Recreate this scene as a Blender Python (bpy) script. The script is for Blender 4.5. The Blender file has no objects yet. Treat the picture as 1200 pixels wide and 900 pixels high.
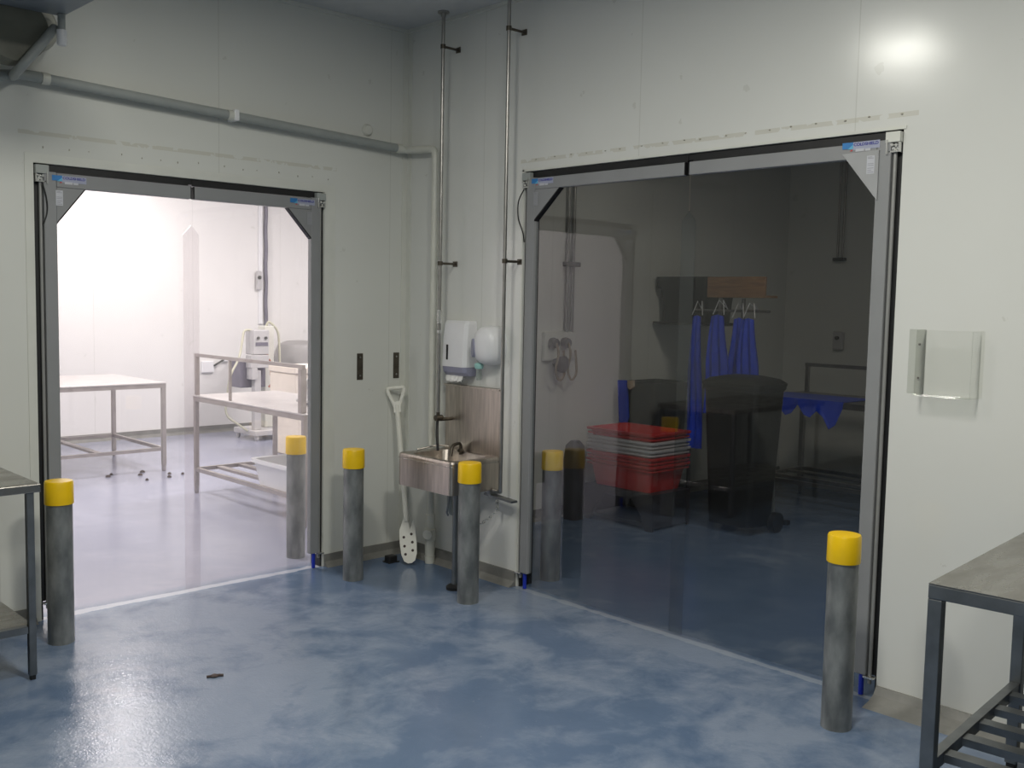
import bpy, bmesh, math, random
from mathutils import Vector, Matrix
random.seed(4)
PI = math.pi
SC = bpy.context.scene
COL = SC.collection
H = 3.32
AX0, AX1, AZ = -2.262, -.618, 2.262          # bright doorway in the wall y = 0
BY0, BY1, BZ = -3.262, -1.076, 2.361         # dark doorway in the wall x = 0

# ------------------------------------------------------------------ materials
def mat(name, color, rough=.5, metal=0.0, noise=0.0, nscale=8.0, bump=0.0, bscale=40.0, spec=.5, coat=0.0, stretch=None, c2=None, rough2=None):
    m = bpy.data.materials.new(name); m.use_nodes = True
    nt = m.node_tree; N = nt.nodes; L = nt.links
    p = N['Principled BSDF']
    p.inputs['Base Color'].default_value = (*color, 1)
    p.inputs['Roughness'].default_value = rough
    p.inputs['Metallic'].default_value = metal
    p.inputs['Specular IOR Level'].default_value = spec
    p.inputs['Coat Weight'].default_value = coat
    if noise or bump or c2:
        tc = N.new('ShaderNodeTexCoord'); mp = N.new('ShaderNodeMapping')
        L.new(tc.outputs['Object'], mp.inputs['Vector'])
        if stretch: mp.inputs['Scale'].default_value = stretch
        if noise or c2:
            nz = N.new('ShaderNodeTexNoise'); nz.inputs['Scale'].default_value = nscale; nz.inputs['Detail'].default_value = 6
            L.new(mp.outputs['Vector'], nz.inputs['Vector'])
            rp = N.new('ShaderNodeValToRGB')
            rp.color_ramp.elements[0].position = .35; rp.color_ramp.elements[1].position = .68
            if c2:
                a, b = color, c2
            else:
                a = tuple(max(0, c*(1-noise)) for c in color); b = tuple(min(1, c*(1+noise)) for c in color)
            rp.color_ramp.elements[0].color = (*a, 1); rp.color_ramp.elements[1].color = (*b, 1)
            L.new(nz.outputs['Fac'], rp.inputs['Fac']); L.new(rp.outputs['Color'], p.inputs['Base Color'])
            if rough2 is not None:
                mr = N.new('ShaderNodeMapRange'); mr.inputs[1].default_value = .35; mr.inputs[2].default_value = .68
                mr.inputs[3].default_value = rough; mr.inputs[4].default_value = rough2
                L.new(nz.outputs['Fac'], mr.inputs[0]); L.new(mr.outputs[0], p.inputs['Roughness'])
        if bump:
            n2 = N.new('ShaderNodeTexNoise'); n2.inputs['Scale'].default_value = bscale; n2.inputs['Detail'].default_value = 3
            L.new(mp.outputs['Vector'], n2.inputs['Vector'])
            b = N.new('ShaderNodeBump'); b.inputs['Strength'].default_value = bump; b.inputs['Distance'].default_value = .01
            L.new(n2.outputs['Fac'], b.inputs['Height']); L.new(b.outputs['Normal'], p.inputs['Normal'])
    return m

def math_node(nt, op, a, b=None, c=None, clamp=False):
    n = nt.nodes.new('ShaderNodeMath'); n.operation = op; n.use_clamp = clamp
    for i, v in enumerate((a, b, c)):
        if v is None: continue
        if isinstance(v, (int, float)): n.inputs[i].default_value = v
        else: nt.links.new(v, n.inputs[i])
    return n.outputs[0]

def mix_color(nt, fac, a, b):
    n = nt.nodes.new('ShaderNodeMix'); n.data_type = 'RGBA'
    if isinstance(fac, float): n.inputs[0].default_value = fac
    else: nt.links.new(fac, n.inputs[0])
    for i, v in ((6, a), (7, b)):
        if isinstance(v, tuple): n.inputs[i].default_value = (*v, 1)
        else: nt.links.new(v, n.inputs[i])
    return n.outputs[2]

def wall_mat(name, color, axis, seam0, pitch, mark_z=None, mark=None, rough=.3):
    """Coated insulated panel: a fine joint every PITCH metres and, over a doorway, an old line of sealant."""
    m = bpy.data.materials.new(name); m.use_nodes = True
    nt = m.node_tree; N = nt.nodes; L = nt.links; p = N['Principled BSDF']
    g = N.new('ShaderNodeNewGeometry'); sp = N.new('ShaderNodeSeparateXYZ'); L.new(g.outputs['Position'], sp.inputs[0])
    s = sp.outputs[axis]; z = sp.outputs[2]
    k = math_node(nt, 'SUBTRACT', s, seam0); k = math_node(nt, 'DIVIDE', k, pitch)
    fr = math_node(nt, 'SUBTRACT', k, math_node(nt, 'ROUND', k))
    d = math_node(nt, 'MULTIPLY', math_node(nt, 'ABSOLUTE', fr), pitch)
    seam = math_node(nt, 'LESS_THAN', d, .0025)
    nz = N.new('ShaderNodeTexNoise'); nz.inputs['Scale'].default_value = 1.3; nz.inputs['Detail'].default_value = 5
    L.new(g.outputs['Position'], nz.inputs['Vector'])
    base = mix_color(nt, nz.outputs['Fac'], tuple(c*.95 for c in color), tuple(min(1, c*1.04) for c in color))
    n3 = N.new('ShaderNodeTexNoise'); n3.inputs['Scale'].default_value = 9; n3.inputs['Detail'].default_value = 8
    L.new(g.outputs['Position'], n3.inputs['Vector'])
    scuff = math_node(nt, 'MULTIPLY', math_node(nt, 'GREATER_THAN', n3.outputs['Fac'], .70), .25)
    base = mix_color(nt, scuff, base, (.42, .41, .35))
    base = mix_color(nt, math_node(nt, 'MULTIPLY', seam, .45), base, (.50, .50, .45))
    if mark:
        a = math_node(nt, 'GREATER_THAN', s, mark[0]); b = math_node(nt, 'LESS_THAN', s, mark[1])
        c = math_node(nt, 'LESS_THAN', math_node(nt, 'ABSOLUTE', math_node(nt, 'SUBTRACT', z, mark_z)), .010)
        n4 = N.new('ShaderNodeTexNoise'); n4.inputs['Scale'].default_value = 14; n4.inputs['Detail'].default_value = 4
        L.new(g.outputs['Position'], n4.inputs['Vector'])
        f = math_node(nt, 'MULTIPLY', math_node(nt, 'MULTIPLY', a, b), math_node(nt, 'MULTIPLY', c, math_node(nt, 'GREATER_THAN', n4.outputs['Fac'], .44)))
        base = mix_color(nt, math_node(nt, 'MULTIPLY', f, .34), base, (.46, .42, .30))
    L.new(base, p.inputs['Base Color'])
    p.inputs['Roughness'].default_value = rough
    bp = N.new('ShaderNodeBump'); bp.inputs['Strength'].default_value = .04; bp.inputs['Distance'].default_value = .02
    n5 = N.new('ShaderNodeTexNoise'); n5.inputs['Scale'].default_value = 4
    L.new(g.outputs['Position'], n5.inputs['Vector']); L.new(n5.outputs['Fac'], bp.inputs['Height']); L.new(bp.outputs['Normal'], p.inputs['Normal'])
    return m

def floor_mat():
    m = bpy.data.materials.new('blue_epoxy'); m.use_nodes = True
    nt = m.node_tree; N = nt.nodes; L = nt.links; p = N['Principled BSDF']
    g = N.new('ShaderNodeNewGeometry'); P = g.outputs['Position']
    sp = N.new('ShaderNodeSeparateXYZ'); L.new(P, sp.inputs[0]); X, Y = sp.outputs[0], sp.outputs[1]
    def noise(scale, detail=6, dist=0.0, rough=.55):
        n = N.new('ShaderNodeTexNoise'); n.inputs['Scale'].default_value = scale; n.inputs['Detail'].default_value = detail
        n.inputs['Distortion'].default_value = dist; n.inputs['Roughness'].default_value = rough
        L.new(P, n.inputs['Vector']); return n.outputs['Fac']
    def blob(x, y, rx, ry, soft=.5):
        a = math_node(nt, 'DIVIDE', math_node(nt, 'SUBTRACT', X, x), rx); b = math_node(nt, 'DIVIDE', math_node(nt, 'SUBTRACT', Y, y), ry)
        d = math_node(nt, 'SQRT', math_node(nt, 'ADD', math_node(nt, 'MULTIPLY', a, a), math_node(nt, 'MULTIPLY', b, b)))
        return math_node(nt, 'SUBTRACT', 1.0, d)
    n1 = noise(1.5, 7, .6, .6); n2 = noise(4.5, 8, .4, .62); n3 = noise(30, 3)
    # dried, chalky areas: along the dark doorway and in patches of the floor
    f = math_node(nt, 'ADD', math_node(nt, 'MULTIPLY', n1, .62), math_node(nt, 'MULTIPLY', n2, .38))
    tot = f
    for (x, y, rx, ry, w) in ((-.30, -1.25, .45, .40, .26), (-.15, -2.2, .35, 1.5, .17), (-.9, -2.3, .6, .8, .07), (-1.55, -.65, 1.3, 1.0, .20),
                              (-.75, -3.1, .7, .6, .15), (-1.35, -1.75, .35, .3, .08), (-2.2, -1.6, .9, .7, .13), (-.35, -.35, .6, .55, -.25), (-1.0, -2.7, .4, .25, -.10), (.9, -1.6, 1.2, 1.6, -.12)):
        tot = math_node(nt, 'ADD', tot, math_node(nt, 'MULTIPLY', math_node(nt, 'MAXIMUM', blob(x, y, rx, ry), 0.0), w))
    mr = N.new('ShaderNodeMapRange'); mr.inputs[1].default_value = .50; mr.inputs[2].default_value = .64; L.new(tot, mr.inputs[0])
    chalk = mr.outputs[0]
    blue = mix_color(nt, n2, (.080, .128, .218), (.142, .198, .300))
    pale = mix_color(nt, n2, (.235, .285, .375), (.32, .365, .44))
    base = mix_color(nt, math_node(nt, 'MULTIPLY', chalk, .62), blue, pale)
    # the bright room's strong light and wall sheen, painted in as paler floor
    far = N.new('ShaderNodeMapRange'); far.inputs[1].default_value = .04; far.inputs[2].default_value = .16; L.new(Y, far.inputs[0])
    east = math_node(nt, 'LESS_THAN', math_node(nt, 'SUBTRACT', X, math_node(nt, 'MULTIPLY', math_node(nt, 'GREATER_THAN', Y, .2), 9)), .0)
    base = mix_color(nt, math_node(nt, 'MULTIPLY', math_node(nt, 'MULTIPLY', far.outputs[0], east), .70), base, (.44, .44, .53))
    # scuffed lines where the leaves sweep the thresholds
    def line(c, at, half, t, lo, hi):
        w = math_node(nt, 'ADD', half, math_node(nt, 'MULTIPLY', math_node(nt, 'SUBTRACT', n2, .5), half*2.4))
        q = math_node(nt, 'LESS_THAN', math_node(nt, 'ABSOLUTE', math_node(nt, 'SUBTRACT', c, at)), w)
        return math_node(nt, 'MULTIPLY', q, math_node(nt, 'MULTIPLY', math_node(nt, 'GREATER_THAN', t, lo), math_node(nt, 'LESS_THAN', t, hi)))
    base = mix_color(nt, math_node(nt, 'MULTIPLY', line(Y, .03, .028, X, AX0, AX1), .60), base, (.58, .58, .62))
    base = mix_color(nt, math_node(nt, 'MULTIPLY', line(X, -.01, .022, Y, BY0, BY1), .40), base, (.40, .43, .46))
    grit = math_node(nt, 'MULTIPLY', math_node(nt, 'GREATER_THAN', noise(55, 2), .74), .25)
    base = mix_color(nt, grit, base, (.42, .46, .50))
    L.new(base, p.inputs['Base Color'])
    r = N.new('ShaderNodeMapRange'); r.inputs[3].default_value = .09; r.inputs[4].default_value = .22; L.new(chalk, r.inputs[0])
    L.new(r.outputs[0], p.inputs['Roughness']); p.inputs['Specular IOR Level'].default_value = .40
    b = N.new('ShaderNodeBump'); b.inputs['Strength'].default_value = .28; b.inputs['Distance'].default_value = .004
    L.new(math_node(nt, 'ADD', n3, math_node(nt, 'MULTIPLY', noise(110, 2), .6)), b.inputs['Height']); L.new(b.outputs['Normal'], p.inputs['Normal'])
    return m

def film_mat(name, tint, gloss=.045, wave=.0, haze=0.0):
    """Clear flexible sheet: lets light through with a slight tint, reflects more at glancing angles."""
    m = bpy.data.materials.new(name); m.use_nodes = True
    nt = m.node_tree; N = nt.nodes; L = nt.links
    N.remove(N['Principled BSDF'])
    t = N.new('ShaderNodeBsdfTransparent'); t.inputs[0].default_value = (*tint, 1)
    gl = N.new('ShaderNodeBsdfGlossy'); gl.inputs['Roughness'].default_value = .015; gl.inputs[0].default_value = (1, 1, 1, 1)
    lw = N.new('ShaderNodeLayerWeight'); lw.inputs['Blend'].default_value = .5
    fac = math_node(nt, 'ADD', math_node(nt, 'MULTIPLY', math_node(nt, 'POWER', lw.outputs['Facing'], 5.0), .9), gloss)
    mx = N.new('ShaderNodeMixShader'); L.new(fac, mx.inputs[0]); L.new(t.outputs[0], mx.inputs[1]); L.new(gl.outputs[0], mx.inputs[2])
    if wave:
        g = N.new('ShaderNodeNewGeometry'); nz = N.new('ShaderNodeTexNoise'); nz.inputs['Scale'].default_value = 2.2
        L.new(g.outputs['Position'], nz.inputs['Vector'])
        b = N.new('ShaderNodeBump'); b.inputs['Strength'].default_value = wave; b.inputs['Distance'].default_value = .02
        L.new(nz.outputs['Fac'], b.inputs['Height']); L.new(b.outputs['Normal'], gl.inputs['Normal'])
    out = mx.outputs[0]
    if haze:                                  # fine scratches and bloom in the soft sheet
        tr = N.new('ShaderNodeBsdfTranslucent'); tr.inputs[0].default_value = (.9, .9, .9, 1)
        m2 = N.new('ShaderNodeMixShader'); m2.inputs[0].default_value = haze
        L.new(out, m2.inputs[1]); L.new(tr.outputs[0], m2.inputs[2]); out = m2.outputs[0]
    L.new(out, N['Material Output'].inputs[0])
    return m

WALLC = (.70, .705, .66)
M = {}
M['wallA'] = wall_mat('panel_wall_doorway', WALLC, 0, -1.292, 1.16, 2.405, (-2.33, -.53), .25)
M['wallB'] = wall_mat('panel_wall_dark_doorway', (.72, .725, .69), 1, -.73, 1.16, 2.42, (-3.32, -1.04), .19)
M['wall'] = wall_mat('panel_wall', WALLC, 0, .3, 1.16)
M['wall_white'] = wall_mat('white_panel_wall', (.80, .785, .765), 0, .35, 1.16, rough=.55)
M['old_hole'] = mat('filled_hole', (.40, .38, .31), .6, noise=.1)
M['ceil'] = mat('ceiling_paint', (.55, .56, .56), .55, noise=.04)
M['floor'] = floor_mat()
M['skirt'] = mat('grey_cove_render', (.215, .212, .195), .5, noise=.15, nscale=9, bump=.15, bscale=60)
M['tube_paint'] = mat('grey_tube_paint', (.33, .33, .32), .4, .3, noise=.05)
M['trim'] = mat('wall_trim', (.68, .685, .63), .35, noise=.03)
M['frame'] = mat('grey_door_plastic', (.27, .275, .28), .42, noise=.05, nscale=3, bump=.05, bscale=200)
M['gusset'] = mat('light_grey_plate', (.36, .365, .37), .4, noise=.05)
M['black'] = mat('black_rubber', (.012, .012, .013), .5, noise=.2)
M['film'] = film_mat('clear_door_film', (.958, .946, .950), .035, .0, .028)
M['film_dark'] = film_mat('smoky_door_film', (.845, .86, .87), .040, .03, .006)
M['steel'] = mat('stainless_tube', (.42, .41, .39), .32, 1.0, noise=.12, nscale=12)
M['steel_top'] = mat('worn_stainless_sheet', (.34, .32, .29), .34, 1.0, nscale=5, c2=(.44, .42, .39), stretch=(1, 3, 1), rough2=.22, bump=.05, bscale=12)
M['steel_brown'] = mat('brushed_stainless', (.50, .45, .40), .33, 1.0, noise=.14, nscale=6, stretch=(9, 9, .8), bump=.04, bscale=20)
M['steel_frame'] = mat('table_frame_steel', (.23, .24, .245), .38, .9, noise=.15, nscale=10)
M['steel_lit'] = mat('satin_stainless', (.44, .40, .38), .42, .6, noise=.1, nscale=8)
M['steel_bright'] = mat('bright_table_sheet', (.74, .70, .68), .3, .6, noise=.06, nscale=5)
M['chrome'] = mat('bright_fitting', (.75, .75, .73), .22, .9, noise=.05)
M['galv'] = mat('galvanised_pipe', (.15, .16, .16), .40, .45, nscale=14, c2=(.34, .35, .34), stretch=(1, 1, .45), rough2=.5, bump=.08, bscale=30)
M['yellow'] = mat('yellow_cap_plastic', (.90, .57, .004), .36, noise=.05, nscale=10)
M['pvc'] = mat('cream_pvc', (.66, .66, .59), .38, noise=.05)
M['pvc_grey'] = mat('grey_pvc', (.34, .36, .345), .4, noise=.06)
M['white'] = mat('white_plastic', (.80, .80, .81), .32, noise=.02)
M['paddle'] = mat('paddle_plastic', (.78, .77, .70), .42, noise=.04)
M['lilac'] = mat('smoky_lilac_plastic', (.30, .30, .40), .3, noise=.05)
M['teal'] = mat('teal_plastic', (.35, .62, .58), .3, noise=.05)
M['paper'] = mat('white_paper', (.84, .83, .80), .9, noise=.04, bump=.2)
M['clearcup'] = film_mat('clear_cup', (.86, .90, .88), .06)
M['acrylic'] = film_mat('clear_acrylic', (.98, .982, .975), .025)
M['acrylic_edge'] = film_mat('frosted_acrylic', (.935, .94, .93), .025)
M['blue'] = mat('blue_nylon', (.01, .03, .42), .35, noise=.05)
M['sign_blue'] = mat('logo_blue', (.03, .19, .48), .4, noise=.1)
M['sign_cyan'] = mat('logo_light_blue', (.12, .42, .62), .4, noise=.1)
M['sign_navy'] = mat('logo_navy', (.012, .015, .26), .4, noise=.05)
M['sign_red'] = mat('logo_red', (.55, .06, .06), .4, noise=.05)
M['label_lav'] = mat('label_lavender', (.36, .38, .50), .4, noise=.03)
M['sticker'] = mat('sticker_pale', (.52, .53, .57), .4, noise=.03)
M['sticker_dim'] = mat('sticker_grey', (.31, .315, .33), .4, noise=.03)
M['sticker_ink'] = mat('sticker_print', (.28, .28, .32), .5, noise=.05)
M['brownplate'] = mat('bronzed_plate', (.11, .095, .075), .38, .7, noise=.2, nscale=20)
M['unit'] = mat('unit_enamel', (.24, .27, .30), .42, .2, noise=.06)
M['cowl'] = mat('olive_cowl', (.19, .19, .15), .5, noise=.12)
M['cowl_pale'] = mat('buff_cowl', (.46, .45, .38), .5, noise=.1)
M['crate_red'] = mat('red_crate_plastic', (.62, .03, .03), .4, noise=.08)
M['crate_white'] = mat('white_crate_plastic', (.70, .66, .66), .4, noise=.05)
M['dark'] = mat('black_bin_plastic', (.010, .010, .010), .6, noise=.15)
M['dolly'] = mat('dark_dolly_plastic', (.045, .042, .05), .5, noise=.15)
M['apron'] = mat('blue_vinyl', (.008, .06, .70), .38, noise=.15, nscale=6)
M['darksteel'] = mat('dull_steel', (.35, .34, .33), .35, .9, noise=.1)
M['ply'] = mat('plywood', (.30, .17, .09), .6, noise=.2, nscale=6, stretch=(1, 1, 8))
M['beige'] = mat('beige_cloth', (.50, .40, .30), .8, noise=.1)
M['foam'] = mat('cream_foam', (.82, .74, .64), .8, noise=.04, bump=.1)
M['machine'] = mat('machine_enamel', (.50, .49, .49), .4, noise=.06)
M['machine_dark'] = mat('machine_slate', (.16, .15, .19), .45, noise=.1)
M['redbrown'] = mat('red_cable', (.40, .14, .10), .5, noise=.1)
M['greytub'] = mat('grey_tub_plastic', (.33, .32, .31), .5, noise=.06)
M['cable'] = mat('pale_cable', (.55, .54, .42), .5, noise=.05)
M['plug'] = mat('dark_plug', (.05, .05, .045), .45, noise=.1)
M['cord'] = mat('tan_cord', (.28, .22, .15), .5, noise=.1)
M['board'] = mat('white_board', (.55, .55, .53), .45, noise=.04)
M['dirt'] = mat('brown_scrap', (.06, .04, .035), .7, noise=.3)

# ------------------------------------------------------------------ mesh helpers
class MB:
    def __init__(self, f=None):
        self.bm = bmesh.new(); self.f = f or (lambda x, y, z: (x, y, z)); self.smooth = []
    def _add(self, src, smooth=False):
        bmesh.ops.recalc_face_normals(src, faces=src.faces[:])
        vm = {v: self.bm.verts.new(self.f(*v.co)) for v in src.verts}
        for f in src.faces:
            try:
                nf = self.bm.faces.new([vm[v] for v in f.verts]); nf.smooth = smooth
            except ValueError: pass
        src.free(); return self
    def box(self, lo, hi, bev=0.0, seg=2, smooth=False):
        b = bmesh.new(); bmesh.ops.create_cube(b, size=1)
        for v in b.verts: v.co = Vector([(lo[i]+hi[i])/2 + v.co[i]*(hi[i]-lo[i]) for i in range(3)])
        if bev: bmesh.ops.bevel(b, geom=b.edges[:], offset=bev, segments=seg, affect='EDGES', profile=.5)
        return self._add(b, smooth)
    def obox(self, c, size, rot=(0, 0, 0), bev=0.0):
        from mathutils import Euler
        b = bmesh.new(); bmesh.ops.create_cube(b, size=1); R = Euler(rot).to_matrix()
        for v in b.verts: v.co = Vector([v.co[i]*size[i] for i in range(3)])
        if bev: bmesh.ops.bevel(b, geom=b.edges[:], offset=bev, segments=2, affect='EDGES', profile=.5)
        for v in b.verts: v.co = R @ v.co + Vector(c)
        return self._add(b)
    def bar(self, a, c, w, h):
        """a square bar from a to c"""
        a, c = Vector(a), Vector(c); d = (c-a).normalized(); up = Vector((0, 0, 1)) if abs(d.z) < .9 else Vector((1, 0, 0))
        s = d.cross(up).normalized(); u = s.cross(d)
        b = bmesh.new(); vs = []
        for q in (a, c):
            for i, j in ((-1, -1), (1, -1), (1, 1), (-1, 1)): vs.append(b.verts.new(q + s*i*w/2 + u*j*h/2))
        for i in range(4): b.faces.new((vs[i], vs[(i+1) % 4], vs[4+(i+1) % 4], vs[4+i]))
        b.faces.new(vs[:4][::-1]); b.faces.new(vs[4:])
        return self._add(b)
    def tube(self, pts, r, n=14, closed=False, r_end=None):
        pts = [Vector(p) for p in pts]; b = bmesh.new(); rings = []; prev = None; m = len(pts)
        for i, p in enumerate(pts):
            if closed: d = pts[(i+1) % m] - pts[i-1]
            else: d = pts[min(i+1, m-1)] - pts[max(i-1, 0)]
            d.normalize()
            if prev is None:
                u = d.orthogonal().normalized()
            else:
                u = (prev - d*prev.dot(d)).normalized()
            prev = u; w = d.cross(u)
            rr = r if r_end is None else r + (r_end-r)*i/(m-1)
            rings.append([b.verts.new(p + (u*math.cos(2*PI*k/n) + w*math.sin(2*PI*k/n))*rr) for k in range(n)])
        for i in range(m if closed else m-1):
            A, B = rings[i], rings[(i+1) % m]
            for k in range(n): b.faces.new((A[k], A[(k+1) % n], B[(k+1) % n], B[k]))
        if not closed:
            b.faces.new(rings[0][::-1]); b.faces.new(rings[-1])
        return self._add(b, True)
    def cyl(self, a, c, r, n=24, bev=0.0):
        a, c = Vector(a), Vector(c); d = (c-a); l = d.length
        prof = [(0, 0), (r-bev, 0), (r, bev), (r, l-bev), (r-bev, l), (0, l)] if bev else [(0, 0), (r, 0), (r, l), (0, l)]
        return self.lathe(prof, a, d, n)
    def lathe(self, prof, o=(0, 0, 0), axis=(0, 0, 1), n=28):
        o = Vector(o); d = Vector(axis).normalized(); u = d.orthogonal().normalized(); w = d.cross(u)
        b = bmesh.new(); rings = []
        for r, h in prof:
            if r <= 1e-6: rings.append([b.verts.new(o + d*h)])
            else: rings.append([b.verts.new(o + d*h + (u*math.cos(2*PI*k/n) + w*math.sin(2*PI*k/n))*r) for k in range(n)])
        for A, B in zip(rings, rings[1:]):
            for k in range(n):
                a0, a1, b0, b1 = A[k % len(A)], A[(k+1) % len(A)], B[k % len(B)], B[(k+1) % len(B)]
                q = []
                for v in (a0, a1, b1, b0):
                    if v not in q: q.append(v)
                if len(q) > 2: b.faces.new(q)
        bmesh.ops.recalc_face_normals(b, faces=b.faces[:])
        return self._add(b, True)
    def loops(self, loops, cap0=True, cap1=True, smooth=False):
        b = bmesh.new(); R = [[b.verts.new(p) for p in l] for l in loops]
        for A, B in zip(R, R[1:]):
            n = len(A)
            for k in range(n): b.faces.new((A[k], A[(k+1) % n], B[(k+1) % n], B[k]))
        if cap0: b.faces.new(R[0][::-1])
        if cap1: b.faces.new(R[-1])
        return self._add(b, smooth)
    def prism(self, poly, lo, hi, axis='y', bev=0.0):
        """a flat outline given as (a, z) pairs, thickened along AXIS from lo to hi ((a, b) pairs in the floor plane for 'z')"""
        def P(a, z, t): return {'y': (a, t, z), 'x': (t, a, z), 'z': (a, z, t)}[axis]
        return self.loops([[P(a, z, lo) for a, z in poly], [P(a, z, hi) for a, z in poly]])
    def build(self, name, m, parent=None):
        me = bpy.data.meshes.new(name)
        if parent is not None:
            q = parent; off = Vector((0, 0, 0))
            while q is not None: off += q.location; q = q.parent
            for v in self.bm.verts: v.co -= off
        bmesh.ops.recalc_face_normals(self.bm, faces=self.bm.faces[:])
        self.bm.to_mesh(me); self.bm.free()
        for mm in (m if isinstance(m, (list, tuple)) else [m]): me.materials.append(M[mm] if isinstance(mm, str) else mm)
        # smooth shading only across shallow angles
        if any(p.use_smooth for p in me.polygons):
            try: me.set_sharp_from_angle(angle=math.radians(40))
            except Exception: pass
        o = bpy.data.objects.new(name, me); COL.objects.link(o)
        if parent is not None: o.parent = parent
        return o

def rrect(cx, cy, w, h, r, z=None, n=5):
    pts = []
    for (sx, sy, a0) in ((1, 1, 0), (-1, 1, PI/2), (-1, -1, PI), (1, -1, 1.5*PI)):
        for k in range(n+1):
            a = a0 + PI/2*k/n
            p = (cx + sx*(w/2-r) + r*math.cos(a), cy + sy*(h/2-r) + r*math.sin(a))
            pts.append(p if z is None else (*p, z))
    return pts

def bend(pts, r=.05, n=6):
    """round the corners of a polyline"""
    pts = [Vector(p) for p in pts]; out = [pts[0]]
    for a, b, c in zip(pts, pts[1:], pts[2:]):
        rr = min(r, (a-b).length*.49, (c-b).length*.49)
        p, q = b + (a-b).normalized()*rr, b + (c-b).normalized()*rr
        for k in range(n+1):
            t = k/n; out.append(p*(1-t)**2 + b*2*t*(1-t) + q*t*t)
    out.append(pts[-1]); return out

def tag(o, label=None, cat=None, group=None, kind=None):
    if label: o['label'] = label
    if cat: o['category'] = cat
    if group: o['group'] = group
    if kind: o['kind'] = kind
    return o
def thing(name, label, cat, loc=(0, 0, 0), group=None):
    o = bpy.data.objects.new(name, None); COL.objects.link(o); o.location = loc; o.empty_display_size = .05
    return tag(o, label, cat, group)
def struct(name, mb, m): return tag(mb.build(name, m), kind='structure')
def copy_tree(o, parent=None):
    c = o.copy(); COL.objects.link(c)
    if parent is not None: c.parent = parent
    for ch in list(o.children): copy_tree(ch, c)
    return c

# ------------------------------------------------------------------ the setting
T = .12
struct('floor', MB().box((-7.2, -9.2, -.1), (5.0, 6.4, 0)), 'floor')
struct('ceiling', MB().box((-7.2, -9.2, H), (5.0, 6.4, H+.1)), 'ceil')
b = MB(); b.box((-7.0, 0, 0), (AX0, T, H)); b.box((AX0, 0, AZ), (AX1, T, H)); b.box((AX1, 0, 0), (.12, T, H))
struct('wall_left', b, 'wallA')
b = MB(); b.box((0, -9.0, 0), (T, BY0, H)); b.box((0, BY0, BZ), (T, BY1, H)); b.box((0, BY1, 0), (T, -.0005, H))
struct('wall_right', b, 'wallB')
struct('wall_behind', MB().box((-7.2, -9.2, 0), (T, -9.0, H)), 'wall')
struct('wall_side', MB().box((-7.2, -9.0, 0), (-7.0, T, H)), 'wall')
# bright room behind the clear door
struct('wall_bright_far', MB().box((-3.2, 6.06, 0), (4.2, 6.2, H)), 'wall_white')
struct('wall_bright_west', MB().box((-3.2, T, 0), (-3.06, 6.06, H)), 'wall_white')
struct('wall_bright_east', MB().box((4.05, .26, 0), (4.2, 6.06, H)), 'wall_white')
# dark room behind the smoky door
struct('wall_dark_left', MB().box((.12, .12, 0), (4.85, .26, H)), 'wall')
struct('wall_dark_far', MB().box((4.7, -9.0, 0), (4.85, .12, H)), 'wall')
struct('wall_dark_end', MB().box((.12, -9.2, 0), (4.85, -9.0, H)), 'wall')

# coved skirting
def cove_A(x0, x1, y0=0, sgn=-1, h=.075, d=.05):
    pr = [(0, 0), (d, 0), (d*.55, .012), (d*.25, .03), (.012, h), (0, h)]
    return MB().loops([[(x, y0+sgn*a, z) for a, z in pr] for x in (x0, x1)])
def cove_B(y0, y1, x0=0, sgn=-1, h=.075, d=.05):
    pr = [(0, 0), (d, 0), (d*.55, .012), (d*.25, .03), (.012, h), (0, h)]
    return MB().loops([[(x0+sgn*a, y, z) for a, z in pr] for y in (y0, y1)])
struct('baseboard_left', cove_A(AX1+.01, 0), 'skirt')
struct('baseboard_left_table', cove_A(-7.0, AX0-.03), 'skirt')
struct('baseboard_right', cove_B(BY1+.01, 0, h=.085, d=.055), 'skirt')
struct('baseboard_right_table', cove_B(-9.0, BY0-.005, h=.06, d=.13), 'skirt')
struct('baseboard_bright', cove_A(-3.06, 4.05, 6.06, -1, h=.08), 'skirt')
struct('baseboard_dark', cove_A(.12, 4.7, .12, -1, h=.08), 'skirt')

# joint strip in the corner, and at the head of the walls
struct('trim_1', MB().box((-.04, -.004, .08), (-.004, -.0005, H)).box((-.004, -.045, .08), (-.0005, -.004, H)), 'trim')
struct('trim_2', MB().box((-7.0, -.02, H-.02), (-.02, -.0005, H-.0005)), 'trim')
struct('trim_3', MB().box((-.02, -9.0, H-.02), (-.0005, -.0005, H-.0005)), 'trim')
# flat casing round the bright doorway, black lining inside both doorways
b = MB(); b.box((AX0-.042, -.004, 0), (AX0-.002, -.0005, AZ+.045)); b.box((AX1+.002, -.004, .075), (AX1+.075, -.0005, AZ+.045)); b.box((AX0-.002, -.004, AZ+.002), (AX1+.002, -.0005, AZ+.045))
struct('trim_4', b, 'trim')
b = MB(); b.box((AX0+.0005, .012, 0), (AX0+.012, T-.01, AZ)); b.box((AX1-.012, .012, 0), (AX1-.0005, T-.01, AZ)); b.box((AX0, .012, AZ-.03), (AX1, T-.01, AZ-.0005))
struct('trim_5', b, 'black')
b = MB(); b.box((.012, BY0+.0005, 0), (T-.01, BY0+.012, BZ)); b.box((.012, BY1-.012, 0), (T-.01, BY1-.0005, BZ)); b.box((.012, BY0, BZ-.03), (T-.01, BY1, BZ-.0005))
struct('trim_6', b, 'black')
b = MB(); b.box((-.005, BY1+.002, .08), (-.0005, BY1+.016, BZ+.012)); b.box((-.005, BY0-.012, BZ+.001), (-.0005, BY1+.016, BZ+.014))
struct('trim_7', b, 'trim')
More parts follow.
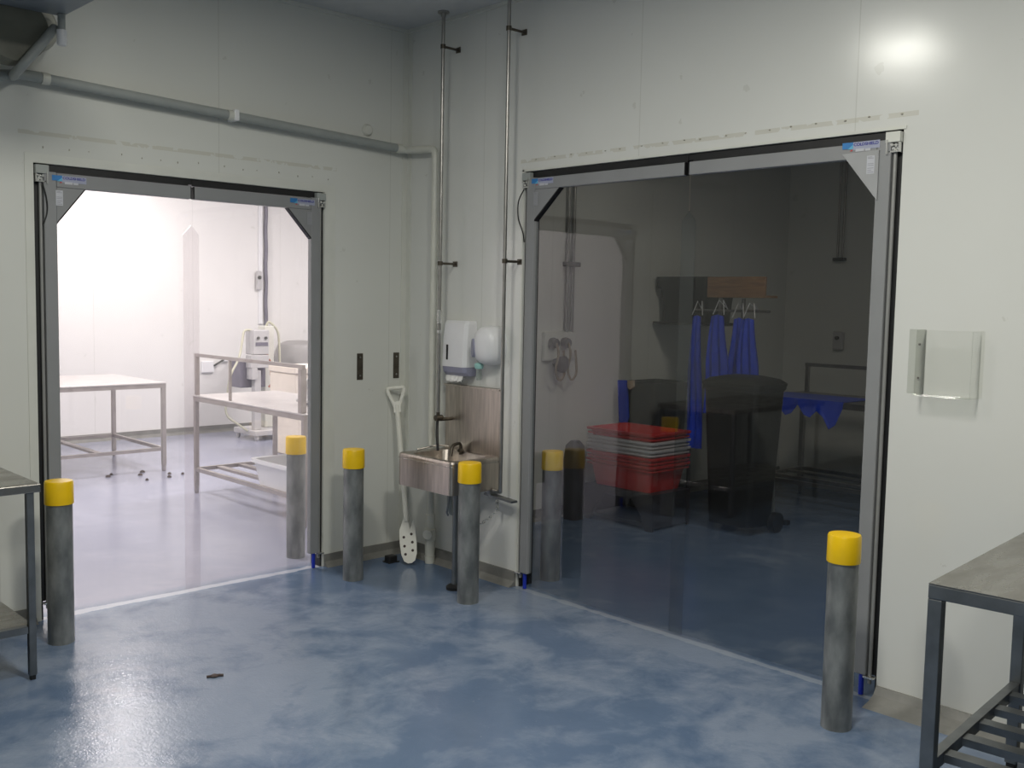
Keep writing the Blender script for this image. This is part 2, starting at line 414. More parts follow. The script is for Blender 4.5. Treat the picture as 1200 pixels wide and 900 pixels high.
# old fixing holes left above the doorways
b = MB()
for k in range(15):
    x = -2.20 + k*.115 + random.uniform(-.03, .03); b.cyl((x, -.0005, 2.345+random.uniform(-.012, .012)), (x, -.0015, 2.345), .003, 8)
struct('trim_8', b, 'old_hole')
b = MB()
for k in range(18):
    y = -3.25 + k*.122 + random.uniform(-.02, .02); b.cyl((-.0005, y, 2.425+random.uniform(-.006, .006)), (-.0015, y, 2.425), .005, 8)
struct('trim_9', b, 'old_hole')

# ------------------------------------------------------------------ lettering
def lettering(name, text, size, f, m, parent, width=None):
    """raised lettering: flat text outline in (s, z), placed by f(s, t, z)"""
    cu = bpy.data.curves.new(name, 'FONT'); cu.body = text; cu.size = size; cu.extrude = .0004; cu.offset = size*.022
    to = bpy.data.objects.new(name, cu); COL.objects.link(to)
    bpy.context.view_layer.update()
    me = bpy.data.meshes.new_from_object(to.evaluated_get(bpy.context.evaluated_depsgraph_get()))
    bpy.data.objects.remove(to); bpy.data.curves.remove(cu)
    xs = [v.co.x for v in me.vertices]; k = width/(max(xs)-min(xs)) if width else 1
    x0 = min(xs); off = Vector((0, 0, 0)); q = parent
    while q is not None: off += q.location; q = q.parent
    for v in me.vertices: v.co = Vector(f((v.co.x-x0)*k, v.co.z, v.co.y)) - off
    me.materials.append(M[m])
    o = bpy.data.objects.new(name, me); COL.objects.link(o); o.parent = parent
    return o

# ------------------------------------------------------------------ swing doors
def swing_door(label, place, flip, width, zr, zt, gus, film, free, notch, cable=None, light_gusset=False, t0=0.0, blue_pin=True, pale=True, gap=.009):
    """one leaf. place(s, t, z) -> world: s from the hinge, t towards the main room. flip: text runs against s."""
    base = place(0.02, 0, 0)
    root = thing('swing_door', label, 'door', base, 'traffic door leaves')
    F = lambda: MB(place)
    st0, st1 = .040, .100
    F().box((st0, -.012, .095), (st1, .026, zt), .004).build('stile', 'frame', root)
    F().box((st1+.0005, -.012, zr), (free-gap, .026, zt-.004), .004).build('top_rail', 'frame', root)
    F().box((free-gap+.0003, -.010, zr+.002), (free-gap+.005, .024, zt-.006)).build('rail_end', 'black', root)
    F().cyl((.0295, .006, .06), (.0295, .006, zt-.05), .0085, 14).build('pivot_tube', 'tube_paint', root)
    F().box((.002, -.02, .096), (.0395, -.006, zt), .0).build('gap_filler', 'black', root)  # black filler added so the open gap at the hinge reads dark
    F().box((.04, -.012, zt+.0005), (free-gap, -.004, zt+.034)).build('head_seal', 'black', root)
    g1, g2 = gus
    if light_gusset:
        F().prism([(st1-.012, zr+.028), (st1+.15, zr+.024), (st1-.012, zr-.175)], .0265, .0325, 'y').build('gusset', 'gusset', root)
    else:
        F().prism([(st1+.0005, zr-.0005), (g1, zr-.0005), (st1+.0005, g2)], -.010, .024, 'y').build('gusset', 'frame', root)
        e = F()
        e.loops([[(g1+d*.7, t, zr-.001), (st1+.0005+.0, t, g2-d*1.0), (st1+.0005, t, g2-.0001), (g1-.0001, t, zr-.001)] for t in (-.009, .025) for d in (.010,)])
        e.build('gusset_edge', 'black', root)
    nk, zk = notch
    mid = free
    out = [(st1+.0005, .022), (mid+.045, .016), (mid+.045, zk-.05), (mid+.0015 if nk > 0 else mid-.0015, zk), (mid-.001, zr-.0005)]
    poly = out + ([(g1, zr-.0005), (st1+.0005, g2)] if not light_gusset else [(st1+.09, zr-.0005), (st1+.0005, zr-.11)])
    tt = t0 + (.004 if nk > 0 else -.004)
    F().prism(poly, tt-.0015, tt+.0015, 'y').build('film_panel', film, root)
    # top hinge fitting
    h = F(); h.box((.002, .0, zt-.012), (.064, .03, zt+.030), .002); h.build('hinge_block', 'trim' if light_gusset else 'pvc_grey', root)
    h = F(); h.box((.004, .0, zt-.052), (.05, .026, zt-.046)); h.box((.004, .002, zt-.046), (.009, .028, zt-.013)); h.box((.052, .0, zt-.06), (.058, .034, zt-.0))
    h.box((.012, .004, zt-.046), (.045, .012, zt-.014), .002)
    hb = h.build('hinge_bracket', 'chrome', root)
    for s_, z_ in ((.018, zt-.024), (.036, zt-.022), (.028, zt-.038)): F().cyl((s_, .0125, z_), (s_, .030, z_), .0065, 10).build('hinge_bolt', 'chrome', hb)
    # bottom pivot
    F().box((.004, .0, .085), (.05, .03, .094), .002).build('pivot_bracket', 'chrome', root)
    if blue_pin: F().cyl((.066, .006, .004), (.066, .006, .0945), .011, 14).build('pivot_pin', 'blue', root)
    # maker's label
    s0 = st1-.022 if not light_gusset else st1-.012
    W, hh = (.165, .036)
    z0 = zr + (.022 if not light_gusset else .034)
    L0 = s0
    def tx(a, tt, z): return place(L0 + (W-a if flip else a), .0268+tt, z0+z)
    lab = MB(tx).box((.04, 0, .004), (W, .0006, hh)).build('logo_label', 'label_lav', root)
    MB(tx).box((0, 0, .010), (.048, .0012, hh)).build('emblem', 'sign_blue', lab)
    MB(tx).prism([(.024, .008), (.048, .008), (.048, .026)], .0012, .0016, 'y').build('emblem_swoosh', 'sign_cyan', lab)
    MB(tx).prism([(.034, 0.0), (.046, 0.0), (.046, .010)], .0008, .0014, 'y').build('emblem_point', 'sign_red', lab)
    lettering('lettering', 'COLDSHIELD', .017, lambda a, tt, z: tx(.051+a, .0010+tt, .0195+z), 'sign_navy', lab, .108)
    b = MB(tx); b.box((.06, .0006, -.004), (.098, .0011, .008)); b.box((.102, .0006, -.004), (.125, .0011, .006)); b.build('strap_line', 'sticker', lab)
    # information sticker on the gusset
    sx = st1-.005
    zz = zr - .088
    if light_gusset: sx, zz = st1+.004, zr-.066
    wS, hS = .034, .074
    def ts(a, tt, z): return place(sx + (wS-a if flip else a), (.0262 if not light_gusset else .0327)+tt, zz+z)
    sk = MB(ts).box((0, 0, 0), (wS, .0006, hS)).build('sticker', 'sticker' if pale else 'sticker_dim', root)
    b = MB(ts)
    for z in (.006, .014, .022, .033, .040, .062, .067): b.box((.004, .0006, z), (wS-.004-(.008 if z in (.014, .067) else 0), .0009, z+.0022))
    b.build('sticker_print', 'sticker_ink', sk)
    if cable:
        MB(place).tube(bend([(a, t, z) for a, t, z in cable], .05, 5), .0035, 8).build('hinge_cable', 'black', root)
    return root

pA = lambda m, hx: (lambda s, t, z: (hx + m*s, .004 - t, z))
pB = lambda m, hy: (lambda s, t, z: (.004 - t, hy + m*s, z))
zA = (2.152, 2.224)
swing_door('grey-framed clear film door leaf of the bright doorway, next to the bollard by the table corner', pA(1, AX0), False, .8, *zA, (.233, 1.985), 'film', .804, (1, 2.015),
           cable=[(.03, .03, 2.17), (.05, .032, 2.10), (.055, .03, 2.03), (.035, .028, 1.97)])
swing_door('grey-framed clear film door leaf of the bright doorway, hinged towards the room corner', pA(-1, AX1), True, .8, *zA, (.252, 1.992), 'film', .836, (-1, 2.015), pale=False)
zB = (2.256, 2.322)
swing_door('grey-framed smoky film door leaf of the dark doorway, hinged beside the sink', pB(-1, BY1), False, 1.1, *zB, (.284, 2.093), 'film_dark', 1.130, (1, 2.093), gap=.016,
           cable=[(.02, .03, 2.26), (-.025, .032, 2.20), (-.035, .02, 2.10), (.0, .012, 2.03), (.03, .03, 1.97)], pale=False)
swing_door('grey-framed smoky film door leaf with pale corner plate, hinged beside the clear wall holder', pB(1, BY0), True, 1.05, *zB, (.2, 2.1), 'film_dark', 1.052, (-1, 2.093), light_gusset=True)

# ------------------------------------------------------------------ bollards
def bollard(loc, label):
    root = thing('bollard', label, 'bollard', loc, 'yellow-capped bollards')
    x, y = loc[0], loc[1]
    MB().cyl((x, y, 0), (x, y, .70), .0585, 32).build('post', 'galv', root)
    MB().lathe([(.0590, .66), (.0635, .66), (.0645, .665), (.0635, .76), (.060, .768), (0, .772)], (x, y, 0), (0, 0, 1), 32).build('cap', 'yellow', root)
    return root
first = bollard((-.635, -.350, 0), 'yellow-capped steel bollard between the bright doorway and the white paddle')
for (x, y, l) in ((-2.300, -.375, 'yellow-capped steel bollard beside the corner of the table by the bright doorway'),
                  (-.617, .308, 'yellow-capped bollard standing inside the bright room, seen through the clear door film'),
                  (-.413, -1.120, 'yellow-capped steel bollard directly in front of the hand-wash sink'),
                  (.258, -1.090, 'yellow-capped bollard standing inside the dark room, seen through the smoky door film'),
                  (-.385, -3.292, 'yellow-capped steel bollard between the dark doorway and the slatted table')):
    c = copy_tree(first); c.location = (x, y, 0); c['label'] = l

# ------------------------------------------------------------------ pipes on the walls
r = thing('drain_pipe', 'cream plastic drain pipe running along above the bright doorway and down the corner', 'pipe', (-.055, -.35, 0))
MB().tube([(-2.20, -.06, 2.655), (-.095, -.06, 2.572)], .025, 18).build('shaded_run', 'pvc_grey', r)['label'] = 'sloping run above the doorway, shade put into its grey'  # grey carries the shade on this stretch of the cream pipe
MB().tube(bend([(-.10, -.06, 2.571), (-.06, -.065, 2.568), (-.055, -.12, 2.565), (-.055, -.348, 2.55), (-.055, -.35, 2.45)], .05, 6), .0225, 18).build('elbow_run', 'pvc', r)
MB().tube([(-.055, -.35, 2.46), (-.055, -.345, .30)], .0215, 18).build('downpipe', 'pvc', r)
for x in (-2.22, -1.255, -.115):
    z = 2.655 - (x+2.2)/2.105*.083; MB().tube([(x-.018, -.06, z+.0005), (x+.018, -.06, z-.0005)], .0285, 18).build('coupling', 'pvc', r)
b = MB()
for x in (-1.23,):
    z = 2.62; b.box((x-.014, -.09, z-.03), (x+.014, -.0005, z+.03), .004)
b.build('pipe_clip', 'white', r)
b = MB(); b.lathe([(.021, .0), (.030, .002), (.032, .05), (.032, .10), (.038, .105), (.038, .17), (.030, .175), (.030, .26), (.0245, .265), (.0, .266)], (-.055, -.345, .045), (0, 0, 1), 20)
b.cyl((-.055, -.345, .185), (-.095, -.372, .19), .024, 16)
b.cyl((-.088, -.367, .19), (-.104, -.378, .19), .029, 16)
b.build('trap_fitting', 'pvc', r)
MB().lathe([(.0, 0), (.030, 0), (.034, .045), (.026, .046)], (-.055, -.345, .0), (0, 0, 1), 20).build('floor_collar', 'pvc', r)
tag(MB().lathe([(.0, .022), (.026, .020), (.034, .012), (.036, .0005), (0, .0005)], (-.312, 0, 2.665), (0, -1, 0), 24).build('wall_plug', 'trim'), 'small round cream cap on the wall just above the drain pipe', 'wall cap')

def steel_pipe(label, y, z0, flange, clamps, foot=None):
    r = thing('water_pipe', label, 'pipe', (-.12, y, z0), 'steel water pipes')
    MB().tube([(-.12, y, z0), (-.12, y, H-.0005)], .0105, 14).build('tube', 'steel', r)
    if flange: MB().lathe([(0, -.03), (.014, -.03), (.016, -.012), (.034, -.010), (.034, 0), (0, 0)], (-.12, y, H-.0005), (0, 0, 1), 18).build('ceiling_flange', 'steel', r)
    for z in clamps:
        b = MB(); b.tube([(-.12, y, z-.012), (-.12, y, z+.012)], .0155, 14); b.cyl((-.108, y, z), (-.006, y, z), .0075, 10); b.box((-.006, y-.02, z-.016), (-.0005, y+.02, z+.016), .002)
        b.build('wall_bracket', 'brownplate', r)
    return r
r = steel_pipe('thin steel water pipe with ceiling flange, beside the cream downpipe', -.487, .93, True, (3.12, 1.857))
b = MB(); b.tube([(-.12, -.487, 1.50), (-.12, -.487, 1.58)], .0165, 14); b.tube([(-.12, -.487, 1.44), (-.12, -.487, 1.46)], .014, 14); b.build('union', 'chrome', r)
b = MB(); b.tube(bend([(-.12, -.487, .965), (-.12, -.487, .92), (-.06, -.49, .92), (-.0175, -.49, .92)], .03), .011, 12); b.cyl((-.14, -.487, .93), (-.09, -.487, .93), .018, 14); b.build('stop_valve', 'brownplate', r)
MB().tube(bend([(-.12, -.487, .955), (-.13, -.49, .87), (-.15, -.52, .79), (-.17, -.55, .745)], .06), .0085, 10).build('flexible_hose', 'black', r)
r = steel_pipe('thin steel water pipe running down past the soap dispenser to the sink lever', -1.050, .585, False, (3.125, 1.862))
MB().tube(bend([(-.12, -1.05, .60), (-.12, -1.05, .56), (-.07, -1.0, .55), (-.07, -.9375, .55)], .03), .0105, 12).build('lower_bend', 'steel', r)

# ------------------------------------------------------------------ hand-wash sink
r = thing('sink', 'wall-hung stainless hand-wash sink with tall splashback', 'sink', (-.0005, -.68, .545))
y0, y1, D, zb, zt = -.93, -.43, .375, .548, .737
cx, cy = -D/2-.006, (y0+y1)/2
o1 = lambda z, k=0: rrect(cx, cy, D-2*k, y1-y0-2*k, .03-k*.5, z)
i1 = lambda z, k=0, rr=.05: rrect(cx+.01, cy, D-.10-2*k, (y1-y0)-.11-2*k, rr, z)
b = MB(); b.loops([o1(zb), o1(zt-.012), o1(zt, .004), i1(zt-.004, -.004), i1(zt-.02), i1(zt-.10, .02), i1(zt-.135, .08, .04)], True, True); b.build('basin', 'steel_brown', r)
b = MB(); b.box((-.016, y0, zt-.005), (-.002, y1, 1.132), .002); b.box((-.030, y0, 1.120), (-.002, y1, 1.132), .001); b.build('splashback', 'steel_brown', r)
b = MB(); b.loops([o1(zt-.03, -.002), o1(zt-.028, -.003), o1(zt-.024, -.002)], False, False); b.build('rim_fold', 'steel_top', r)
MB().lathe([(.026, 0), (.022, .004), (.0, .003)], (-.18, -.68, zt-.1355), (0, 0, 1), 18).build('drain', 'chrome', r)
b = MB(); b.tube(bend([(-.05, -.62, zt-.02), (-.05, -.62, zt+.05), (-.15, -.66, zt+.05), (-.17, -.67, zt-.01)], .05), .010, 12); b.lathe([(.018, 0), (.020, .01), (.012, .02)], (-.05, -.62, zt-.004), (0, 0, 1), 14)
b.build('spout', 'brownplate', r)
MB().tube(bend([(-.30, -.51, .735), (-.30, -.51, .755), (-.12, -.49, .765), (-.04, -.49, .75)], .03), .0065, 8).build('rim_rod', 'chrome', r)
b = MB(); b.tube([(-.31, -.885, .03), (-.31, -.885, zb)], .0165, 14); b.build('leg', 'steel_frame', r)
MB().lathe([(0, 0), (.048, 0), (.048, .016), (.034, .026), (.02, .03), (0, .03)], (-.31, -.885, 0), (0, 0, 1), 20).build('leg_foot', 'black', r)
b = MB(); b.bar((-.05, -.86, .518), (-.07, -1.115, .508), .045, .012); b.box((-.08, -.92, .51), (-.03, -.89, .5475), .003); b.build('knee_lever', 'steel_frame', r)
b = MB()
P0, P1 = Vector((-.07, -.975, .49)), Vector((-.20, -.80, .41))
pts = [P0.lerp(P1, k/11) + Vector((0, 0, -.05*math.sin(PI*k/11))) for k in range(12)]
pts = [Vector((-.07, -.975, .49-.014*k)) for k in range(4)] + [p - Vector((0, 0, .05)) for p in pts]
for k, p in enumerate(pts):
    q = [(p + (Vector((math.cos(a)*.012, math.sin(a)*.007, 0)) if k % 2 else Vector((math.cos(a)*.012, 0, math.sin(a)*.007)))) for a in [2*PI*j/10 for j in range(10)]]
    b.tube(q, .0030, 6, closed=True)
b.build('chain', 'chrome', r)
b = MB(); b.tube(bend([(-.18, -.68, zb), (-.18, -.68, .42), (-.09, -.60, .36), (-.02, -.50, .36)], .05), .018, 14); b.build('waste_pipe', 'pvc_grey', r)
b = MB(); b.tube([(-.33, -.86, zb-.002), (-.34, -.845, .44), (-.33, -.845, .42)], .006, 8); b.build('lever_spring', 'steel_frame', r)

# ------------------------------------------------------------------ dispensers
r = thing('paper_towel_dispenser', 'white rectangular paper towel dispenser above the sink', 'dispenser', (-.0005, -.58, 1.19))
F = lambda x, y, z: (x, y, z)
ya, yb_ = -.695, -.475
pr = lambda d, z, k=0: [(-.001, ya+k, z), (-d*.8, ya+k, z), (-d, ya+k+.02, z), (-d, yb_-k-.02, z), (-d*.8, yb_-k, z), (-.001, yb_-k, z)]
MB().loops([pr(.100, 1.245), pr(.094, 1.40), pr(.082, 1.50, .0), pr(.07, 1.518, .006)]).build('housing', 'white', r)
MB().loops([pr(.070, 1.192, .004), pr(.092, 1.212, .003), pr(.0985, 1.2445, .003)]).build('tray', 'lilac', r)
MB().box((-.1015, -.545, 1.285), (-.0955, -.530, 1.375), .002).build('window_slot', 'black', r)
b = MB(); n = 9
for k in range(2):
    top = [(-.045-.02*k, -.50-.15*i/n, 1.1915) for i in range(n+1)]
    bot = [(-.055-.02*k+random.uniform(-.01, .01), -.50-.15*i/n, 1.165+random.uniform(-.012, .01)) for i in range(n+1)]
    b.loops([top + [(x-.003, y, z) for x, y, z in reversed(top)], bot + [(x-.003, y, z) for x, y, z in reversed(bot)]])
b.build('paper_towel', 'paper', r)

r = thing('soap_dispenser', 'white rounded soap dispenser with teal nozzle, beside the towel dispenser', 'dispenser', (-.0005, -.855, 1.26))
def shell(k):
    pts = []
    for i in range(20):
        a = 2*PI*i/20
        c, s_ = math.cos(a), math.sin(a)
        zc = 1.382 + .116*(abs(s_)**.85)*(1 if s_ > 0 else -1)
        yc = -.86 + .098*(abs(c)**.8)*(1 if c > 0 else -1)
        pts.append((yc, zc))
    return pts
def ring(x, k): return [(x, -.86+(y+.86)*k, 1.385+(z-1.385)*k) for y, z in shell(1)]
MB().loops([ring(-.001, .98), ring(-.045, 1.0), ring(-.08, .95), ring(-.105, .82), ring(-.118, .55), ring(-.121, .2)], True, True, True).build('housing', 'white', r)
# the sight window faces the corner
w = [(.024*math.cos(2*PI*i/18), .056*math.sin(2*PI*i/18)) for i in range(18)]
MB().loops([[(-.100+a*.42, -.789+a*.9, 1.366+c) for a, c in w], [(-.118+a*.42, -.785+a*.9, 1.366+c*.96) for a, c in w]]).build('sight_window', 'lilac', r)
MB().lathe([(0, 0), (.022, .002), (.027, .012), (.028, .028), (.018, .036), (0, .036)], (-.075, -.80, 1.243), (0, 0, 1), 18).build('nozzle', 'teal', r)
MB().lathe([(0, 0), (.016, 0), (.018, .062), (0, .0625)], (-.075, -.80, 1.179), (0, 0, 1), 18).build('drip_cup', 'clearcup', r)

# ------------------------------------------------------------------ paddle leaning in the corner
top, bot = Vector((-.115, -.052, 1.09)), Vector((-.195, -.325, .012))
d = (bot-top).normalized(); s = d.cross(Vector((1, 1, .1)).normalized()).normalized(); s = Vector((.74, -.67, 0)); s = (s - d*s.dot(d)).normalized(); w = d.cross(s)
def PP(a, c, l): return tuple(top + d*l + s*a + w*c)
r = thing('paddle', 'white plastic stirring paddle with holed blade, leaning in the room corner', 'paddle', tuple(bot))
Lh = (bot-top).length
b = MB(PP); b.tube(bend([(-.012, 0, .135), (-.052, 0, .03), (-.050, 0, .012), (.050, 0, .012), (.052, 0, .03), (.012, 0, .135)], .02), .0125, 12); b.build('grip', 'paddle', r)
b = MB(PP); b.tube([(0, 0, .12), (0, 0, .2), (0, 0, Lh-.26)], .0165, 14); b.loops([[(x, c, z) for x, c in ((-.022, -.012), (.022, -.012), (.022, .012), (-.022, .012))] for z in (.10, .17)]); b.build('shaft', 'paddle', r)
# blade: outline, with six dark discs painted in for the shaded holes
zs = [(-.018, 0), (-.030, .03), (-.048, .07), (-.052, .15), (-.048, .22), (-.034, .262), (-.012, .276), (.012, .276), (.034, .262), (.048, .22), (.052, .15), (.050, .06), (.044, .012), (.034, .03), (.018, .07), (.010, .02)]
bm_holes = [(-.024, .115), (-.024, .17), (-.022, .22), (.024, .10), (.026, .15), (.024, .20)]
bld = MB(PP).prism([(x, Lh-.28+z) for x, z in zs], -.007, .007, 'y').build('blade', 'paddle', r)
for x, z in bm_holes: MB(PP).cyl((x, -.0074, Lh-.28+z), (x, .0074, Lh-.28+z), .0085, 14).build('hole_disc', 'dirt', bld)
tag(MB().box((-.262, -.205, .0), (-.200, -.150, .042), .006).box((-.270, -.213, .0), (-.192, -.142, .006)).build('bait_box', 'black'), 'small black bait box on the floor against the skirting by the paddle', 'bait box')

# small steel plates on the wall
def plate(x, label):
    r = thing('wall_plate', label, 'plate', (x, -.0005, 1.136), 'steel wall plates')
    MB().box((x-.022, -.005, 1.136), (x+.022, -.0005, 1.300), .0015).build('plate', 'brownplate', r)
    for z in (1.275, 1.162): MB().cyl((x, -.0052, z), (x, -.008, z), .006, 10).build('screw', 'steel', r)
plate(-.353, 'narrow bronzed plate on the wall, the one closer to the bright doorway')
plate(-.074, 'narrow bronzed plate on the wall, the one closer to the room corner')

# ------------------------------------------------------------------ clear wall holder
r = thing('wall_mounted_holder', 'clear acrylic wall holder beside the dark doorway', 'holder', (-.0005, -3.5, 1.29))
hy0, hy1, hz0, hz1, hd = -3.615, -3.395, 1.300, 1.560, .085
MB().box((-hd, hy0, hz0), (-hd+.004, hy1, hz1-.0), .001).build('front_panel', 'acrylic', r)
MB().box((-hd+.0045, hy0, hz0), (-.0005, hy1, hz0+.005), .001).build('base_panel', 'acrylic_edge', r)
MB().box((-hd+.0045, hy1-.004, hz0+.0055), (-.005, hy1, hz1), .001).build('side_panel', 'acrylic_edge', r)
MB().box((-hd+.0045, hy0, hz0+.0055), (-.005, hy0+.004, hz1), .001).build('side_panel', 'acrylic_edge', r)
fl = MB().box((-.0045, hy1-.004, hz0), (-.0005, hy1+.065, hz1), .001).build('flange', 'acrylic_edge', r)
for z in (1.50, 1.365): MB().cyl((-.0047, hy1+.02, z), (-.008, hy1+.02, z), .0045, 10).build('flange_screw', 'dirt', fl)
MB().box((-.0045, hy0-.012, hz0), (-.0005, hy0+.004, hz1), .001).build('flange', 'acrylic', r)

# ------------------------------------------------------------------ steel tables
def rot_f(ox, oy, ang):
    c, s_ = math.cos(ang), math.sin(ang)
    return lambda x, y, z: (ox + x*c - y*s_, oy + x*s_ + y*c, z)

# slatted table, near corner of the top at local (0,0); x runs to the wall, -y away along the wall
f = rot_f(-1.115, -3.944, math.radians(4.5)); hT = .85
r = thing('slatted_table', 'steel table with slatted undershelf standing against the wall below the clear holder', 'table', f(0, 0, 0))
wx, wy = 1.08, 1.7
MB(f).box((0, -wy, hT-.003), (wx, 0, hT), .001).build('tabletop', 'steel_top', r)
b = MB(f); b.box((0, -wy, hT-.045), (.04, 0, hT-.0035), .003); b.box((wx-.04, -wy, hT-.045), (wx, 0, hT-.0035), .003); b.box((.0405, -.04, hT-.045), (wx-.0405, 0, hT-.0035), .003); b.build('top_frame', 'steel_frame', r)
for (x, y) in ((.0, -.04), (wx-.21, -.04), (.0, -wy), (wx-.21, -wy)):
    lg = MB(f).box((x, y, .02), (x+.04, y+.04, hT-.0455), .003).build('leg', 'steel_frame', r)
    MB(f).box((x+.004, y+.004, 0), (x+.036, y+.036, .02), .003).build('leg_foot', 'black', lg)
zsft = .30
for y in (-.020, -wy+.020): MB(f).bar((.041, y, zsft), (wx-.211, y, zsft), .03, .04).build('shelf_rail', 'steel_frame', r)
for k in range(5):
    x = .13 + k*.16; MB(f).bar((x, -.0355, zsft), (x, -wy+.0355, zsft), .05, .025).build('shelf_slat', 'steel_frame', r)

# table at the other side of the doorway: its corner shows
f = rot_f(-2.52, -.80, 0); hT = .84
r = thing('corner_table', 'steel table with solid undershelf against the wall beside the bright doorway, its corner showing', 'table', f(0, 0, 0))
wx, wy = 1.35, .73
MB(f).box((-wx, 0, hT-.036), (0, wy, hT), .004).build('tabletop', 'steel_top', r)
for (x, y) in ((-.075, -.0), (-.075, wy-.05), (-wx+.02, .0), (-wx+.02, wy-.05)):
    lg = MB(f).box((x+.02, y+.01, .02), (x+.05, y+.04, hT-.0365), .003).build('leg', 'steel_frame', r)
    MB(f).box((x+.024, y+.014, 0), (x+.046, y+.036, .02), .003).build('leg_foot', 'black', lg)
MB(f).box((-wx+.03, .045, .20), (-.03, wy-.055, .235), .004).build('undershelf', 'steel_top', r)
b = MB(f); b.box((-wx+.072, .012, .205), (-.058, .044, .235)); b.build('shelf_rail', 'steel_frame', r)

# ------------------------------------------------------------------ cooling unit, top corner of the view
r = thing('cooling_unit', 'grey ceiling cooling unit with drip tray and round fan cowl above the corner table', 'cooling unit', (-2.9, -.7, 2.88))
b = MB(); b.box((-3.7, -1.25, 2.885), (-2.235, -.35, 2.94), .012); b.build('drip_tray', 'unit', r)
b = MB(); b.box((-3.66, -1.2, 2.9405), (-2.28, -.40, 3.25), .01); b.build('casing', 'unit', r)
MB().lathe([(0, .02), (.128, .0), (.143, .0), (.143, .14), (.128, .15), (0, .16)], (-2.435, -.330, 2.805), (0, 1, 0), 36).build('fan_cowl', 'cowl', r)
b = MB(); b.lathe([(0, 0), (.10, 0), (.12, .03), (.12, .1), (0, .11)], (-2.315, -.20, 2.865), (0, 1, 0), 26); b.build('motor_cover', 'cowl_pale', r)
for x in (-3.5, -2.45):
    for y in (-1.1, -.5): MB().cyl((x, y, 3.2505), (x, y, H-.0005), .006, 8).build('hanger_rod', 'steel', r)
b = MB(); b.tube([(-2.262, -.40, 2.884), (-2.262, -.40, 2.815)], .0165, 16); b.build('drain_stub', 'pvc_grey', r)
MB().lathe([(0, 0), (.018, .002), (.021, .008), (.0215, .07), (.0175, .071)], (-2.262, -.40, 2.745), (0, 0, 1), 18).build('stub_cap', 'white', r)
MB().tube(bend([(-2.274, -.358, 2.832), (-2.31, -.368, 2.785), (-2.43, -.375, 2.628), (-2.40, -.18, 2.628), (-2.37, -.08, 2.64), (-2.34, -.068, 2.657)], .05), .021, 18).tube(bend([(-2.37, -.08, 2.645), (-2.46, -.10, 2.63), (-2.62, -.13, 2.615), (-3.4, -.13, 2.64)], .05), .025, 18).tube([(-2.36, -.07, 2.657), (-2.242, -.062, 2.657)], .026, 18).build('condensate_pipe', 'pvc_grey', r)

# ------------------------------------------------------------------ bright room
def frame_table(name, label, f, wx, wy, hT, lz, mtop, mleg, slats, axis, lw=.045):
    r = thing(name, label, 'table', f(0, 0, 0))
    MB(f).box((0, 0, hT-.012), (wx, wy, hT), .003).build('tabletop', mtop, r)
    b = MB(f); b.box((.005, .005, hT-.05), (wx-.005, .04, hT-.0125)); b.box((.005, wy-.04, hT-.05), (wx-.005, wy-.005, hT-.0125)); b.box((.005, .0405, hT-.05), (.04, wy-.0405, hT-.0125)); b.box((wx-.04, .0405, hT-.05), (wx-.005, wy-.0405, hT-.0125))
    b.build('top_frame', mleg, r)
    for x in (.005, wx-.005-lw):
        for y in (.005, wy-.005-lw):
            lg = MB(f).box((x, y, .06), (x+lw, y+lw, hT-.0505), .003).build('leg', mleg, r)
            MB(f).lathe([(0, 0), (.014, 0), (.02, .012), (.02, .06), (0, .06)], (x+lw/2, y+lw/2, 0), (0, 0, 1), 12).build('leg_foot', mleg, lg)
    b = MB(f)
    h = lw/2+.005
    b.bar((lw+.006, h, lz), (wx-lw-.006, h, lz), .03, .03); b.bar((lw+.006, wy-h, lz), (wx-lw-.006, wy-h, lz), .03, .03); b.bar((h, lw+.006, lz), (h, wy-lw-.006, lz), .03, .03); b.bar((wx-h, lw+.006, lz), (wx-h, wy-lw-.006, lz), .03, .03)
    b.build('shelf_frame', mleg, r)
    for q in slats:
        if axis == 'y': MB(f).bar((q, h+.016, lz), (q, wy-h-.016, lz), .055, .02).build('shelf_slat', mleg, r)
        else: MB(f).bar((h+.016, q, lz), (wx-h-.016, q, lz), .055, .02).build('shelf_slat', mleg, r)
    return r
frame_table('prep_table', 'stainless prep table standing free before the far wall of the bright room', rot_f(-2.1, 3.77, 0), 2.23, 1.2, .83, .21, 'steel_bright', 'steel_lit', (.3, .62, .95, 1.28, 1.62), 'y', .038)
fR = rot_f(-.165, .95, 0)
r = frame_table('railed_table', 'stainless sorting table with raised side rail in the bright room', fR, .78, 1.70, .82, .20, 'steel_bright', 'steel_lit', (.22, .42, .60), 'y', .034)
b = MB(fR)
b.bar((.022, .03, 1.15), (.022, 1.68, 1.15), .028, .026); b.build('guard_rail', 'steel_lit', r)
for y, e in ((.05, .022), (1.10, .010), (1.66, .016)): MB(fR).box((.022-e, y-e, .8205), (.022+e, y+e, 1.1365), .002).build('rail_post', 'steel_lit', r)
# white tub on the shelf of that table
def tub(f, w, l, h, t=.008):
    R = lambda z, k: rrect(0, 0, w*k, l*k, .05*k, z)
    def off(z, k): return [f(x, y, z) for x, y, _ in R(z, k)]
    return MB().loops([off(0, .86), off(h-.03, .985), off(h-.028, 1.06), off(h, 1.06), off(h-.002, .95), off(.012, .82)])
tag(tub(lambda x, y, z: (.065+x, 1.38+y, .2165+z), .46, .60, .20).build('tub', 'white'), 'white plastic tub on the low shelf of the railed table', 'tub')
